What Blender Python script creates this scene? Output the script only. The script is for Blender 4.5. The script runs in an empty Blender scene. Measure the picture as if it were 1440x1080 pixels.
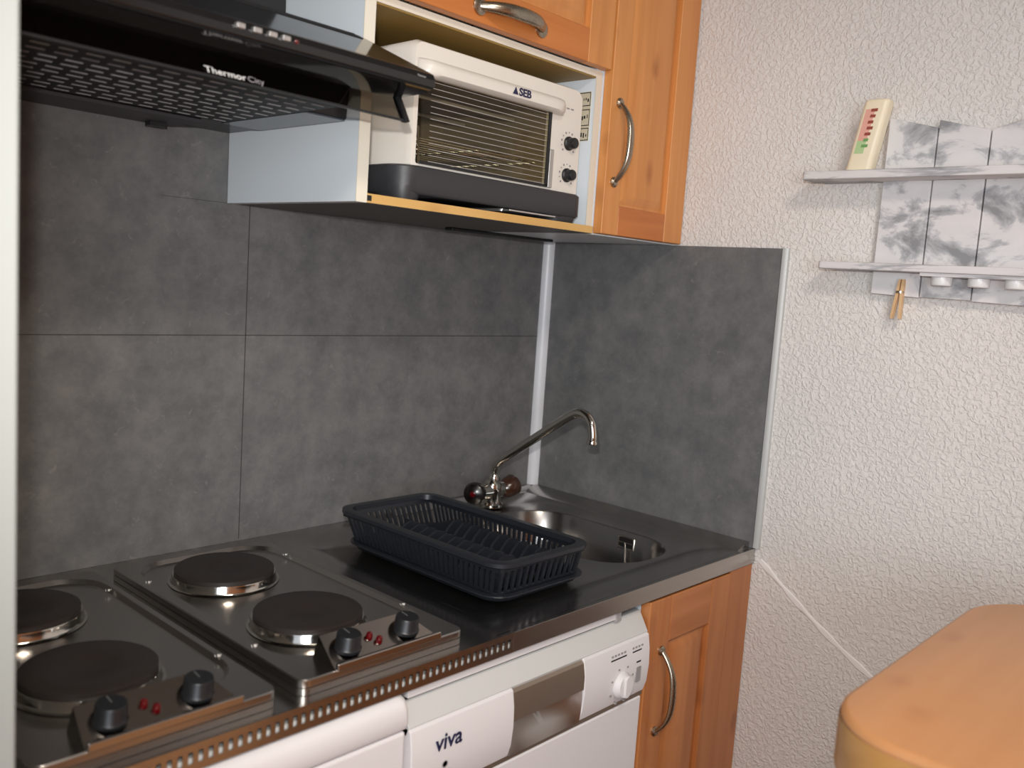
import bpy, bmesh, math, random
from mathutils import Vector, Matrix
random.seed(7)
SC = bpy.context.scene
COL = SC.collection
V = Vector

# ------------------------------------------------------------------ materials
def lin(c):
    return tuple(((x/255)/12.92 if x/255 <= .04045 else ((x/255+.055)/1.055)**2.4) for x in c)+(1,)
def newmat(name):
    m = bpy.data.materials.new(name); m.use_nodes = True
    nt = m.node_tree
    return m, nt, nt.nodes['Principled BSDF']
def plain(name, rgb, rough=.5, metal=0., spec=.5, coat=0., bump=0., bscale=200):
    m, nt, b = newmat(name)
    b.inputs['Base Color'].default_value = lin(rgb)
    b.inputs['Roughness'].default_value = rough
    b.inputs['Metallic'].default_value = metal
    b.inputs['Specular IOR Level'].default_value = spec
    b.inputs['Coat Weight'].default_value = coat
    b.inputs['Coat Roughness'].default_value = .08
    tc = nt.nodes.new('ShaderNodeTexCoord')
    n = nt.nodes.new('ShaderNodeTexNoise'); n.inputs['Scale'].default_value = bscale
    n.inputs['Detail'].default_value = 3
    nt.links.new(tc.outputs['Object'], n.inputs['Vector'])
    # slight unevenness of the finish
    mp = nt.nodes.new('ShaderNodeMapRange')
    mp.inputs[3].default_value = max(0, rough-.05); mp.inputs[4].default_value = min(1, rough+.05)
    nt.links.new(n.outputs['Fac'], mp.inputs[0]); nt.links.new(mp.outputs[0], b.inputs['Roughness'])
    if bump:
        bp = nt.nodes.new('ShaderNodeBump'); bp.inputs['Strength'].default_value = bump
        bp.inputs['Distance'].default_value = .002
        nt.links.new(n.outputs['Fac'], bp.inputs['Height']); nt.links.new(bp.outputs[0], b.inputs['Normal'])
    return m
def ramp(nt, stops):
    r = nt.nodes.new('ShaderNodeValToRGB')
    e = r.color_ramp.elements
    while len(e) < len(stops): e.new(.5)
    for k, (p, c) in enumerate(stops):
        e[k].position = p; e[k].color = lin(c)
    return r
def wood(name, c1, c2, knot, axis='z', rough=.42, s=1.):
    m, nt, b = newmat(name); L = nt.links
    tc = nt.nodes.new('ShaderNodeTexCoord'); mp = nt.nodes.new('ShaderNodeMapping')
    sc = {'x': (2.2, 28, 28), 'z': (28, 28, 2.2), 'y': (28, 2.2, 28)}[axis]
    mp.inputs['Scale'].default_value = [k*s for k in sc]
    L.new(tc.outputs['Object'], mp.inputs['Vector'])
    n = nt.nodes.new('ShaderNodeTexNoise'); n.inputs['Scale'].default_value = 1.0
    n.inputs['Detail'].default_value = 6; n.inputs['Distortion'].default_value = .6
    L.new(mp.outputs[0], n.inputs['Vector'])
    r = ramp(nt, [(.3, c2), (.55, c1), (.75, tuple(min(255, x+8) for x in c1))])
    L.new(n.outputs['Fac'], r.inputs[0])
    # knots
    mp2 = nt.nodes.new('ShaderNodeMapping')
    mp2.inputs['Scale'].default_value = {'x': (7, 14, 14), 'z': (14, 14, 7), 'y': (14, 7, 14)}[axis]
    L.new(tc.outputs['Object'], mp2.inputs['Vector'])
    v = nt.nodes.new('ShaderNodeTexVoronoi'); v.inputs['Scale'].default_value = 1.0
    L.new(mp2.outputs[0], v.inputs['Vector'])
    n2 = nt.nodes.new('ShaderNodeTexNoise'); n2.inputs['Scale'].default_value = 14
    L.new(tc.outputs['Object'], n2.inputs['Vector'])
    ad = nt.nodes.new('ShaderNodeMath'); ad.operation = 'MULTIPLY_ADD'
    ad.inputs[1].default_value = .35; L.new(n2.outputs['Fac'], ad.inputs[0]); L.new(v.outputs['Distance'], ad.inputs[2])
    kr = nt.nodes.new('ShaderNodeMapRange'); kr.inputs[1].default_value = .2; kr.inputs[2].default_value = .40
    kr.inputs[3].default_value = .62; kr.inputs[4].default_value = 0
    L.new(ad.outputs[0], kr.inputs[0])
    mx = nt.nodes.new('ShaderNodeMix'); mx.data_type = 'RGBA'
    L.new(kr.outputs[0], mx.inputs[0]); L.new(r.outputs[0], mx.inputs[6]); mx.inputs[7].default_value = lin(knot)
    L.new(mx.outputs[2], b.inputs['Base Color'])
    b.inputs['Roughness'].default_value = rough
    b.inputs['Coat Weight'].default_value = .15; b.inputs['Coat Roughness'].default_value = .2
    return m
PINE_C = ((210, 142, 78), (198, 128, 66), (150, 84, 38))
PINE_V = wood('pine_upright', *PINE_C, axis='z')
PINE_H = wood('pine_crosswise', (196, 118, 56), (184, 106, 48), (146, 80, 36), axis='x')
PINE_LOW = wood('pine_shaded', (186, 118, 66), (170, 102, 54), (136, 76, 38), axis='z')  # darkened copy of the upper pine; weaker light down low is in the colour
PINE_SHADEDH = wood('pine_shaded_crosswise', (182, 114, 64), (168, 102, 54), (136, 76, 38), axis='x')  # crosswise pine, shaded in its colour the same way
BEECH = wood('table_wood', (208, 150, 100), (200, 140, 90), (188, 126, 80), axis='x', rough=.45, s=.5)
BEECH_EDGE = wood('table_edge', (196, 146, 82), (184, 132, 70), (176, 120, 62), axis='x', rough=.4, s=.5)
PANELLING = wood('panelling_wood', (176, 112, 62), (160, 96, 50), (110, 60, 30), axis='z', rough=.5, s=.6)
FLOORM = wood('floor_wood', (150, 112, 80), (130, 94, 64), (100, 66, 44), axis='x', rough=.5, s=.5)
EDGEWOOD = wood('shelf_edge_wood', (214, 172, 104), (202, 158, 90), (190, 140, 76), axis='x', rough=.5)

def stone():
    m, nt, b = newmat('dark_concrete_laminate'); L = nt.links
    tc = nt.nodes.new('ShaderNodeTexCoord')
    n = nt.nodes.new('ShaderNodeTexNoise'); n.inputs['Scale'].default_value = 13; n.inputs['Detail'].default_value = 9
    n.inputs['Roughness'].default_value = .74; L.new(tc.outputs['Object'], n.inputs['Vector'])
    r = ramp(nt, [(.32, (92, 93, 94)), (.5, (107, 107, 107)), (.68, (122, 121, 120))])
    L.new(n.outputs['Fac'], r.inputs[0])
    # pale scratches and spots
    n3 = nt.nodes.new('ShaderNodeTexNoise'); n3.inputs['Scale'].default_value = 60; n3.inputs['Detail'].default_value = 4
    n3.inputs['Distortion'].default_value = 1.5; L.new(tc.outputs['Object'], n3.inputs['Vector'])
    mr = nt.nodes.new('ShaderNodeMapRange'); mr.inputs[1].default_value = .64; mr.inputs[2].default_value = .8
    mr.inputs[4].default_value = .45; L.new(n3.outputs['Fac'], mr.inputs[0])
    mx = nt.nodes.new('ShaderNodeMix'); mx.data_type = 'RGBA'; L.new(mr.outputs[0], mx.inputs[0])
    L.new(r.outputs[0], mx.inputs[6]); mx.inputs[7].default_value = lin((150, 147, 143))
    L.new(mx.outputs[2], b.inputs['Base Color'])
    b.inputs['Roughness'].default_value = .55
    b.inputs['Specular IOR Level'].default_value = .3
    return m
STONE = stone()
def plaster():
    m, nt, b = newmat('roughcast_plaster'); L = nt.links
    tc = nt.nodes.new('ShaderNodeTexCoord')
    n = nt.nodes.new('ShaderNodeTexNoise'); n.inputs['Scale'].default_value = 125; n.inputs['Detail'].default_value = 2.5
    n.inputs['Distortion'].default_value = .8; L.new(tc.outputs['Object'], n.inputs['Vector'])
    n2 = nt.nodes.new('ShaderNodeTexNoise'); n2.inputs['Scale'].default_value = 2.5
    L.new(tc.outputs['Object'], n2.inputs['Vector'])
    r = ramp(nt, [(.3, (220, 217, 213)), (.7, (228, 224, 219))]); L.new(n2.outputs['Fac'], r.inputs[0])
    L.new(r.outputs[0], b.inputs['Base Color'])
    mr = nt.nodes.new('ShaderNodeMapRange'); mr.inputs[1].default_value = .38; mr.inputs[2].default_value = .68
    mr.interpolation_type = 'SMOOTHSTEP'; L.new(n.outputs['Fac'], mr.inputs[0])
    bp = nt.nodes.new('ShaderNodeBump'); bp.inputs['Strength'].default_value = .55; bp.inputs['Distance'].default_value = .003
    L.new(mr.outputs[0], bp.inputs['Height']); L.new(bp.outputs[0], b.inputs['Normal'])
    b.inputs['Roughness'].default_value = .85
    return m
PLASTER = plaster()
def steel(name, rgb, rough, sx, sy, sz, amt=.08):
    m, nt, b = newmat(name); L = nt.links
    tc = nt.nodes.new('ShaderNodeTexCoord'); mp = nt.nodes.new('ShaderNodeMapping')
    mp.inputs['Scale'].default_value = (sx, sy, sz); L.new(tc.outputs['Object'], mp.inputs['Vector'])
    n = nt.nodes.new('ShaderNodeTexNoise'); n.inputs['Scale'].default_value = 1; n.inputs['Detail'].default_value = 4
    L.new(mp.outputs[0], n.inputs['Vector'])
    mr = nt.nodes.new('ShaderNodeMapRange'); mr.inputs[3].default_value = rough-amt/2; mr.inputs[4].default_value = rough+amt/2
    L.new(n.outputs['Fac'], mr.inputs[0]); L.new(mr.outputs[0], b.inputs['Roughness'])
    b.inputs['Metallic'].default_value = 1; b.inputs['Base Color'].default_value = lin(rgb)
    return m
STEEL = steel('stainless_steel', (184, 180, 176), .22, 8, 200, 200)
HOBSTEEL = steel('hob_steel', (176, 172, 168), .25, 12, 120, 120)
PANELSTEEL = steel('polished_panel_steel', (150, 144, 138), .14, 8, 120, 120, .05)
CHROME = plain('chrome', (205, 200, 192), .12, 1)
BOWL = steel('bowl_steel', (150, 148, 146), .22, 60, 60, 60)
NICKEL = plain('handle_nickel', (168, 158, 142), .28, 1)
IRON = plain('cast_iron', (44, 38, 36), .5, 0, .4, bump=.1, bscale=300)
BLACKP = plain('black_plastic', (27, 28, 30), .38)
RACKP = plain('rack_plastic', (36, 39, 45), .33)
BLACKG = plain('gloss_black', (14, 14, 15), .12, 0, .5, coat=.5)
HOODU = plain('hood_underside_black', (26, 26, 28), .3, 0, .5)
HOODLAMP = plain('hood_grey_lens', (62, 70, 82), .15)
GRILLM = plain('filter_grey_metal', (176, 174, 174), .4, .3)
WHITE = plain('white_laminate', (226, 234, 240), .4)
CREAM = plain('cream_edging', (226, 220, 204), .5)
POSTW = plain('white_paint', (166, 170, 166), .6)
OVENW = plain('oven_white', (226, 220, 210), .35)
OVENB = plain('oven_base_grey', (52, 52, 55), .45)
APPL = plain('appliance_white', (222, 218, 218), .35)
APPL2 = plain('appliance_top_grey', (196, 196, 193), .4)
BROWNLAM = plain('brown_laminate', (146, 118, 58), .5)
UNDERL = plain('dark_grey_laminate', (92, 90, 84), .5)
DARK = plain('dark_void', (16, 15, 15), .7)
LINER = plain('oven_liner', (140, 130, 114), .45, .2)
TAUPE = plain('taupe_metal', (158, 144, 130), .35, .75)
POCKET = plain('pocket_metal', (190, 188, 186), .36, 1)
SILV = plain('silver_paint', (206, 203, 200), .3, .8)
NAVY = plain('navy_ink', (34, 36, 70), .5)
INK = plain('black_ink', (30, 30, 34), .5)
GREYINK = plain('grey_ink', (150, 146, 146), .5)
WHITEINK = plain('white_ink', (236, 234, 230), .4)
REDL = plain('red_lamp', (84, 5, 10), .15, 0, .5, coat=1)
PALEINK = plain('pink_ink', (226, 168, 152), .5)
GREENINK = plain('green_ink', (176, 204, 150), .5)
REDINK = plain('brown_red_ink', (150, 74, 62), .5)
DGREENINK = plain('dark_green_ink', (112, 160, 96), .5)
BROWNK = plain('brown_knob', (62, 36, 24), .25, 0, .5, coat=.6)
TUBEM = plain('cream_plastic', (238, 226, 198), .4)
PEGM = wood('peg_wood', (222, 186, 142), (212, 170, 122), (180, 120, 80), axis='z', rough=.6)
STICK = plain('sticker_paper', (206, 196, 172), .6)
LINEW = plain('line_white', (232, 230, 228), .7)
TRIMW = plain('white_plastic_trim', (214, 216, 220), .35)
TRIMG = plain('grey_metal_trim', (186, 188, 186), .45, .1)
def washed(name='whitewashed_wood', sc=(7, 11, 17)):
    m, nt, b = newmat(name); L = nt.links
    tc = nt.nodes.new('ShaderNodeTexCoord'); mp = nt.nodes.new('ShaderNodeMapping')
    mp.inputs['Scale'].default_value = sc; L.new(tc.outputs['Object'], mp.inputs['Vector'])
    n = nt.nodes.new('ShaderNodeTexNoise'); n.inputs['Scale'].default_value = 1; n.inputs['Detail'].default_value = 7
    n.inputs['Roughness'].default_value = .6; n.inputs['Distortion'].default_value = .5
    L.new(mp.outputs[0], n.inputs['Vector'])
    r = ramp(nt, [(.36, (140, 141, 144)), (.45, (184, 184, 187)), (.50, (218, 216, 216)), (.75, (228, 225, 225))])
    L.new(n.outputs['Fac'], r.inputs[0]); L.new(r.outputs[0], b.inputs['Base Color'])
    b.inputs['Roughness'].default_value = .6
    return m
WASH = washed()
WASHD = washed('whitewashed_shelf_wood', (9, 5, 40))
def tinted(name, tint, gloss_fac, rough=.03):
    m = bpy.data.materials.new(name); m.use_nodes = True
    nt = m.node_tree; nt.nodes.clear(); L = nt.links
    o = nt.nodes.new('ShaderNodeOutputMaterial'); t = nt.nodes.new('ShaderNodeBsdfTransparent'); g = nt.nodes.new('ShaderNodeBsdfGlossy')
    t.inputs[0].default_value = lin(tint); g.inputs[1].default_value = rough
    f = nt.nodes.new('ShaderNodeFresnel'); f.inputs[0].default_value = 1.5
    ml = nt.nodes.new('ShaderNodeMath'); ml.operation = 'MULTIPLY'; ml.inputs[1].default_value = gloss_fac
    mx = nt.nodes.new('ShaderNodeMixShader')
    ge = nt.nodes.new('ShaderNodeNewGeometry'); iv = nt.nodes.new('ShaderNodeMath'); iv.operation = 'SUBTRACT'; iv.inputs[0].default_value = 1
    L.new(ge.outputs['Backfacing'], iv.inputs[1]); m2 = nt.nodes.new('ShaderNodeMath'); m2.operation = 'MULTIPLY'
    L.new(f.outputs[0], ml.inputs[0]); L.new(ml.outputs[0], m2.inputs[0]); L.new(iv.outputs[0], m2.inputs[1]); L.new(m2.outputs[0], mx.inputs[0]); L.new(t.outputs[0], mx.inputs[1]); L.new(g.outputs[0], mx.inputs[2])
    L.new(mx.outputs[0], o.inputs[0])
    return m
OVENGLASS = tinted('oven_door_glass', (242, 238, 226), .7)
SMOKED = tinted('smoked_visor_glass', (196, 192, 186), 1.)

# ------------------------------------------------------------------ mesh builder
class Pieces:
    """printed marks: every box a small mesh of its own under the part"""
    def __init__(s, name, mat, parent): s.a = (name, mat, parent)
    def box(s, a, b): obj(s.a[0], MB().box(a, b), s.a[1], s.a[2], smooth=0); return s
class MB:
    def __init__(s): s.bm = bmesh.new()
    def box(s, a, b):
        x0, x1 = sorted((a[0], b[0])); y0, y1 = sorted((a[1], b[1])); z0, z1 = sorted((a[2], b[2]))
        v = [s.bm.verts.new(p) for p in ((x0,y0,z0),(x1,y0,z0),(x1,y1,z0),(x0,y1,z0),(x0,y0,z1),(x1,y0,z1),(x1,y1,z1),(x0,y1,z1))]
        for f in ((0,3,2,1),(4,5,6,7),(0,1,5,4),(1,2,6,5),(2,3,7,6),(3,0,4,7)): s.bm.faces.new([v[i] for i in f])
        return s
    def loops(s, L, cap0=True, cap1=True):
        R = [[s.bm.verts.new(p) for p in lp] for lp in L]
        n = len(R[0])
        for a, b in zip(R, R[1:]):
            for i in range(n):
                j = (i+1) % n
                s.bm.faces.new((a[i], a[j], b[j], b[i]))
        if cap0: s.bm.faces.new(R[0][::-1])
        if cap1: s.bm.faces.new(R[-1])
        return s
    def prism(s, prof, axis, a, b):
        def P(p, t):
            return {'x': (t, p[0], p[1]), 'y': (p[0], t, p[1]), 'z': (p[0], p[1], t)}[axis]
        return s.loops([[P(p, a) for p in prof], [P(p, b) for p in prof]])
    def tube(s, pts, r, seg=12, caps=True, flat=1., up=None):
        pts = [V(p) for p in pts]; n = len(pts)
        rr = r if isinstance(r, (list, tuple)) else [r]*n
        T = [(pts[min(i+1, n-1)]-pts[max(i-1, 0)]).normalized() for i in range(n)]
        u = V(up) if up else (V((0, 0, 1)) if abs(T[0].z) < .9 else V((1, 0, 0)))
        L = []
        for i in range(n):
            u = (u-T[i]*u.dot(T[i])).normalized(); w = T[i].cross(u)
            L.append([pts[i]+(u*math.cos(2*math.pi*k/seg)*flat+w*math.sin(2*math.pi*k/seg))*rr[i] for k in range(seg)])
        return s.loops(L, caps, caps)
    def lathe(s, c, prof, axis=(0, 0, 1), seg=32):
        """prof: (radius, height) pairs along axis from c; ends capped"""
        ax = V(axis).normalized(); u = ax.orthogonal().normalized(); w = ax.cross(u); c = V(c)
        return s.loops([[c+ax*h+(u*math.cos(2*math.pi*k/seg)+w*math.sin(2*math.pi*k/seg))*max(r, 1e-5) for k in range(seg)] for r, h in prof])
    def ball(s, c, r, sc=(1, 1, 1)):
        c = V(c)
        prof = [(math.sin(math.pi*i/12), -math.cos(math.pi*i/12)) for i in range(13)]
        return s.loops([[c+V((math.cos(2*math.pi*k/20)*max(a, .002)*r*sc[0], math.sin(2*math.pi*k/20)*max(a, .002)*r*sc[1], h*r*sc[2])) for k in range(20)] for a, h in prof])
EMPTYLOC = {}
def wloc(o):
    p = V((0, 0, 0))
    while o: p = p+V(o.location); o = o.parent
    return p
def obj(name, mb, mat, parent=None, bevel=0., seg=2, smooth=40, local=False, origin=None):
    bmesh.ops.recalc_face_normals(mb.bm, faces=mb.bm.faces[:])
    me = bpy.data.meshes.new(name)
    if not local:
        off = wloc(parent) if parent else (V(origin) if origin else None)
        if off is None:
            xs = [v.co for v in mb.bm.verts]
            off = V(((min(c.x for c in xs)+max(c.x for c in xs))/2, (min(c.y for c in xs)+max(c.y for c in xs))/2, min(c.z for c in xs)))
        for v in mb.bm.verts: v.co -= off
    mb.bm.to_mesh(me); mb.bm.free()
    me.materials.append(mat)
    o = bpy.data.objects.new(name, me); COL.objects.link(o)
    if parent: o.parent = parent
    elif not local: o.location = off
    if smooth:
        for p in me.polygons: p.use_smooth = True
        me.set_sharp_from_angle(angle=math.radians(smooth))
    if bevel:
        b = o.modifiers.new('bevel', 'BEVEL'); b.width = bevel; b.segments = seg; b.limit_method = 'ANGLE'; b.angle_limit = math.radians(35)
        b.harden_normals = True
    return o
def thing(name, label, cat, loc, group=None):
    o = bpy.data.objects.new(name, None); COL.objects.link(o); o.location = loc
    o.empty_display_size = .05
    o['label'] = label; o['category'] = cat
    if group: o['group'] = group
    return o
def tag(o, label, cat, group=None):
    o['label'] = label; o['category'] = cat
    if group: o['group'] = group
    return o
def struct(o): o['kind'] = 'structure'; return o
def lab(o, label): o['label'] = label; return o
def text(name, body, size, mat, parent, org, xd, yd, ext=.0004, align='LEFT', shear=0., sx=1., bold=0.):
    cu = bpy.data.curves.new(name, 'FONT'); cu.body = body; cu.size = size; cu.extrude = ext; cu.align_x = align; cu.shear = shear; cu.offset = bold
    t = bpy.data.objects.new('tmp', cu); COL.objects.link(t)
    bpy.context.view_layer.update()
    me = bpy.data.meshes.new_from_object(t.evaluated_get(bpy.context.evaluated_depsgraph_get()))
    bpy.data.objects.remove(t); bpy.data.curves.remove(cu)
    xd = V(xd).normalized(); yd = V(yd).normalized(); zd = xd.cross(yd)
    off = V(org)-wloc(parent)
    for v in me.vertices: v.co = off+xd*v.co.x*sx+yd*v.co.y+zd*(v.co.z+ext)
    me.name = name; me.materials.clear(); me.materials.append(mat)
    o = bpy.data.objects.new(name, me); COL.objects.link(o); o.parent = parent
    return o
def rrect(x0, x1, y0, y1, r, z, n=6):
    r4 = r if isinstance(r, (tuple, list)) else (r,)*4
    out = []
    for (cx, cy, a0), q in zip(((x1, y1, 0), (x0, y1, 90), (x0, y0, 180), (x1, y0, 270)), r4):
        sx = -1 if cx == x1 else 1; sy = -1 if cy == y1 else 1
        for k in range(n+1):
            a = math.radians(a0+90*k/n)
            out.append(V((cx+sx*q+q*math.cos(a), cy+sy*q+q*math.sin(a), z)))
    return out
def bow(p0, p1, out, rise=.028, r=.006, parent=None, name='handle', mat=None):
    """bow handle between two feet on a door face"""
    p0, p1, out = V(p0), V(p1), V(out); d = p1-p0
    pts, rad = [], []
    N = 18
    for k in range(N+1):
        t = k/N
        h = rise*(1-(2*t-1)**4)*(.72+.28*math.sin(math.pi*t))
        pts.append(p0+d*t+out*(h+.002)); rad.append(r*(.72+.35*math.sin(math.pi*t)))
    m = MB().tube(pts, rad, 12, flat=.75, up=out)
    for p in (p0, p1):
        m.lathe(p, [(r*1.35, 0), (r*1.35, .003), (r*.9, .006)], out, 14)
    return obj(name, m, mat or NICKEL, parent)

# ------------------------------------------------------------------ camera
CX, CY, CZ = -1.6472, -1.4252, .4986
Rr = V((.68213413, -.72808469, .06771791)); Ru = V((.03661687, .1265041, .99129003)); Rf = V((.73030968, .67371315, -.11295295))
cam = bpy.data.cameras.new('camera'); co = bpy.data.objects.new('camera', cam); COL.objects.link(co)
M = Matrix(((Rr.x, Ru.x, -Rf.x, CX), (Rr.y, Ru.y, -Rf.y, CY), (Rr.z, Ru.z, -Rf.z, CZ), (0, 0, 0, 1)))
co.matrix_world = M
cam.sensor_width = 36; cam.lens = 36*1272.31/1440; cam.clip_start = .02
cam.dof.use_dof = True; cam.dof.focus_distance = 1.6; cam.dof.aperture_fstop = 4.2
SC.camera = co

# ------------------------------------------------------------------ setting
FL, CEIL = -.9, 1.62
struct(obj('floor', MB().box((-4.2, -3.5, FL-.1), (.12, .1, FL)), FLOORM))
struct(obj('ceiling', MB().box((-4.2, -3.5, CEIL), (.12, .1, CEIL+.1)), POSTW))
struct(obj('wall_back', MB().box((-4.2, .0062, FL), (.12, .1, CEIL)), PLASTER, origin=(0, 0, 0)))
struct(obj('wall_right', MB().box((0, -3.5, FL), (.12, .006, CEIL)), PLASTER, origin=(0, 0, 0)))
struct(obj('wall_left', MB().box((-1.50, -.70, FL), (-1.4045, .006, CEIL)), POSTW, bevel=.003, origin=(0, 0, 0)))
struct(obj('wall_front', MB().box((-4.2, -3.5, FL), (0, -3.4, CEIL)), PANELLING, origin=(0, 0, 0)))
# corner and edge strips of the splashback
def quarter(cx, cy, r, n=6):
    return [(cx, cy)]+[(cx-r*math.cos(math.pi/2*k/n), cy-r*math.sin(math.pi/2*k/n)) for k in range(n+1)]
struct(obj('trim_1', MB().prism(quarter(-.006, 0, .019), 'z', .012, .596), TRIMW))
struct(obj('trim_2', MB().prism([(0, -.598), (-.009, -.598), (-.0095, -.604), (-.006, -.609), (0, -.610)], 'z', .002, .597), TRIMG))
# pale raised line running down the plaster
rg = MB(); N = 14
pts = [V((0.0005, -.612-.25*t, -.022-.157*t-.012*math.sin(t*2.6)+.0)) for t in [k/N for k in range(N+1)]]
rg.tube(pts, [.0056+.0016*math.sin(k*1.7) for k in range(N+1)], 8, flat=1., up=(0, 0, 1))
for v in rg.bm.verts: v.co.x = max(-.0022, min(.001, v.co.x*.5))
struct(obj('trim_3', rg, LINEW))

# ------------------------------------------------------------------ splashback panels
SEAM = plain('panel_seam_shade', (62, 60, 58), .7)
t = thing('backsplash_panel', 'long dark grey stone-look splashback with fine joints behind the hobs and sink', 'splashback', (-.70, .003, 0))
obj('panel_board', MB().box((-1.404, 0, .0003), (-.006, .006, .74)), STONE, t)
sm = MB()
sm.box((-1.408, -.0005, .3713), (-.006, .002, .3728)); sm.box((-.8017, -.0005, .004), (-.8002, .002, .597))
sm.box((-.96, -.0003, .5965), (-.845, .002, .5973))  # short faint line painted for the wall cabinet's shadow, no joint here
obj('joint_shade', sm, SEAM, t)
t = thing('backsplash_panel', 'dark grey stone-look panel on the right wall beside the tap, edged in white', 'splashback', (0, -.30, 0))
obj('panel_board', MB().box((-.006, -.598, .0003), (0, 0, .596)), STONE, t)

# ------------------------------------------------------------------ worktop with sink
t = thing('worktop', 'stainless steel kitchen worktop with built-in sink and slotted front edge', 'worktop', (-.7, -.3, -.03))
WT = -.03
m = MB().box((-1.404, -.5975, -.0015), (-.74, -.001, 0))
x0, x1, y0, y1 = -.74, -.001, -.592, -.001
m.loops([rrect(x0, x1, y0, y1, .0005, 0), rrect(-.715, -.060, -.535, -.075, .05, 0), rrect(-.709, -.066, -.529, -.081, .046, -.004),
         rrect(-.342, -.108, -.505, -.115, .10, -.005)], False, False)
obj('top_sheet', m, STEEL, t)
m = MB()
m.loops([rrect(-.342, -.108, -.505, -.115, .10, -.005, 10), rrect(-.339, -.111, -.502, -.118, .098, -.009, 10), rrect(-.335, -.118, -.496, -.125, .09, -.10, 10),
         rrect(-.325, -.13, -.486, -.137, .08, -.135, 10), rrect(-.29, -.17, -.45, -.17, .05, -.15, 10)], False, True)
b_ = obj('sink_bowl', m, BOWL, t, smooth=60)
# overflow grille, chain
m = MB(); ox = -.1125
m.box((ox-.002, -.385, -.043), (ox+.003, -.382, -.016)); m.box((ox-.002, -.348, -.043), (ox+.003, -.345, -.016))
m.box((ox-.002, -.385, -.019), (ox+.003, -.345, -.016)); m.box((ox-.002, -.385, -.031), (ox+.003, -.345, -.028)); m.box((ox-.002, -.385, -.043), (ox+.003, -.345, -.040))
ov = obj('overflow', m, CHROME, t, bevel=.0008)
obj('overflow_slot', MB().box((ox-.0008, -.383, -.041), (ox+.004, -.347, -.018)), DARK, ov)
m = MB()
for k in range(15):
    q = k/14
    m.ball((ox-.005-.012*q, -.366-.012*q, -.03-.045*q), .0022)
obj('plug_chain', m, CHROME, t)
# upstands along the back and right walls
up = [(-.0005, 0), (-.0005, .011), (-.006, .0125), (-.012, .010), (-.020, .002), (-.024, 0)]
m = MB().prism([(p[0], p[1]) for p in up], 'x', -.46, -.001)
obj('upstand', m, STEEL, t)
upr = [(-.0065, 0), (-.0065, .012), (-.012, .013), (-.018, .0115), (-.046, .003), (-.052, 0)]
m = MB().prism(upr, 'y', -.588, -.002)
obj('upstand', m, STEEL, t)
# front edge: plain at the right, slotted from the hobs to the fridge
m = MB().box((-.712, -.6, WT), (-.001, -.592, 0))
m.box((-.001-.7, -.6, WT), (-.001, -.585, WT+.001))
obj('front_edge', m, STEEL, t, bevel=.0012)
m = MB(); xa, xb = -1.404, -.712
m.box((xa, -.6, -.0085), (xb, -.598, 0)); m.box((xa, -.6, WT), (xb, -.598, -.0215))
x = xb; pitch = .0115
while x > xa+.004:
    m.box((x-.0062, -.6, -.0215), (x, -.598, -.0085)); x -= pitch
m.box((xa, -.5985, -.0015), (xb, -.45, -.0005))
obj('slot_backing', MB().box((xa, -.5965, WT), (xb, -.575, -.0172)), APPL2, t)  # added pale backing, stands in for the white appliance tops behind the slots
lab(obj('slotted_edge', m, STEEL, t), 'front edge pierced by a row of small upright vent slots')

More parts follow.
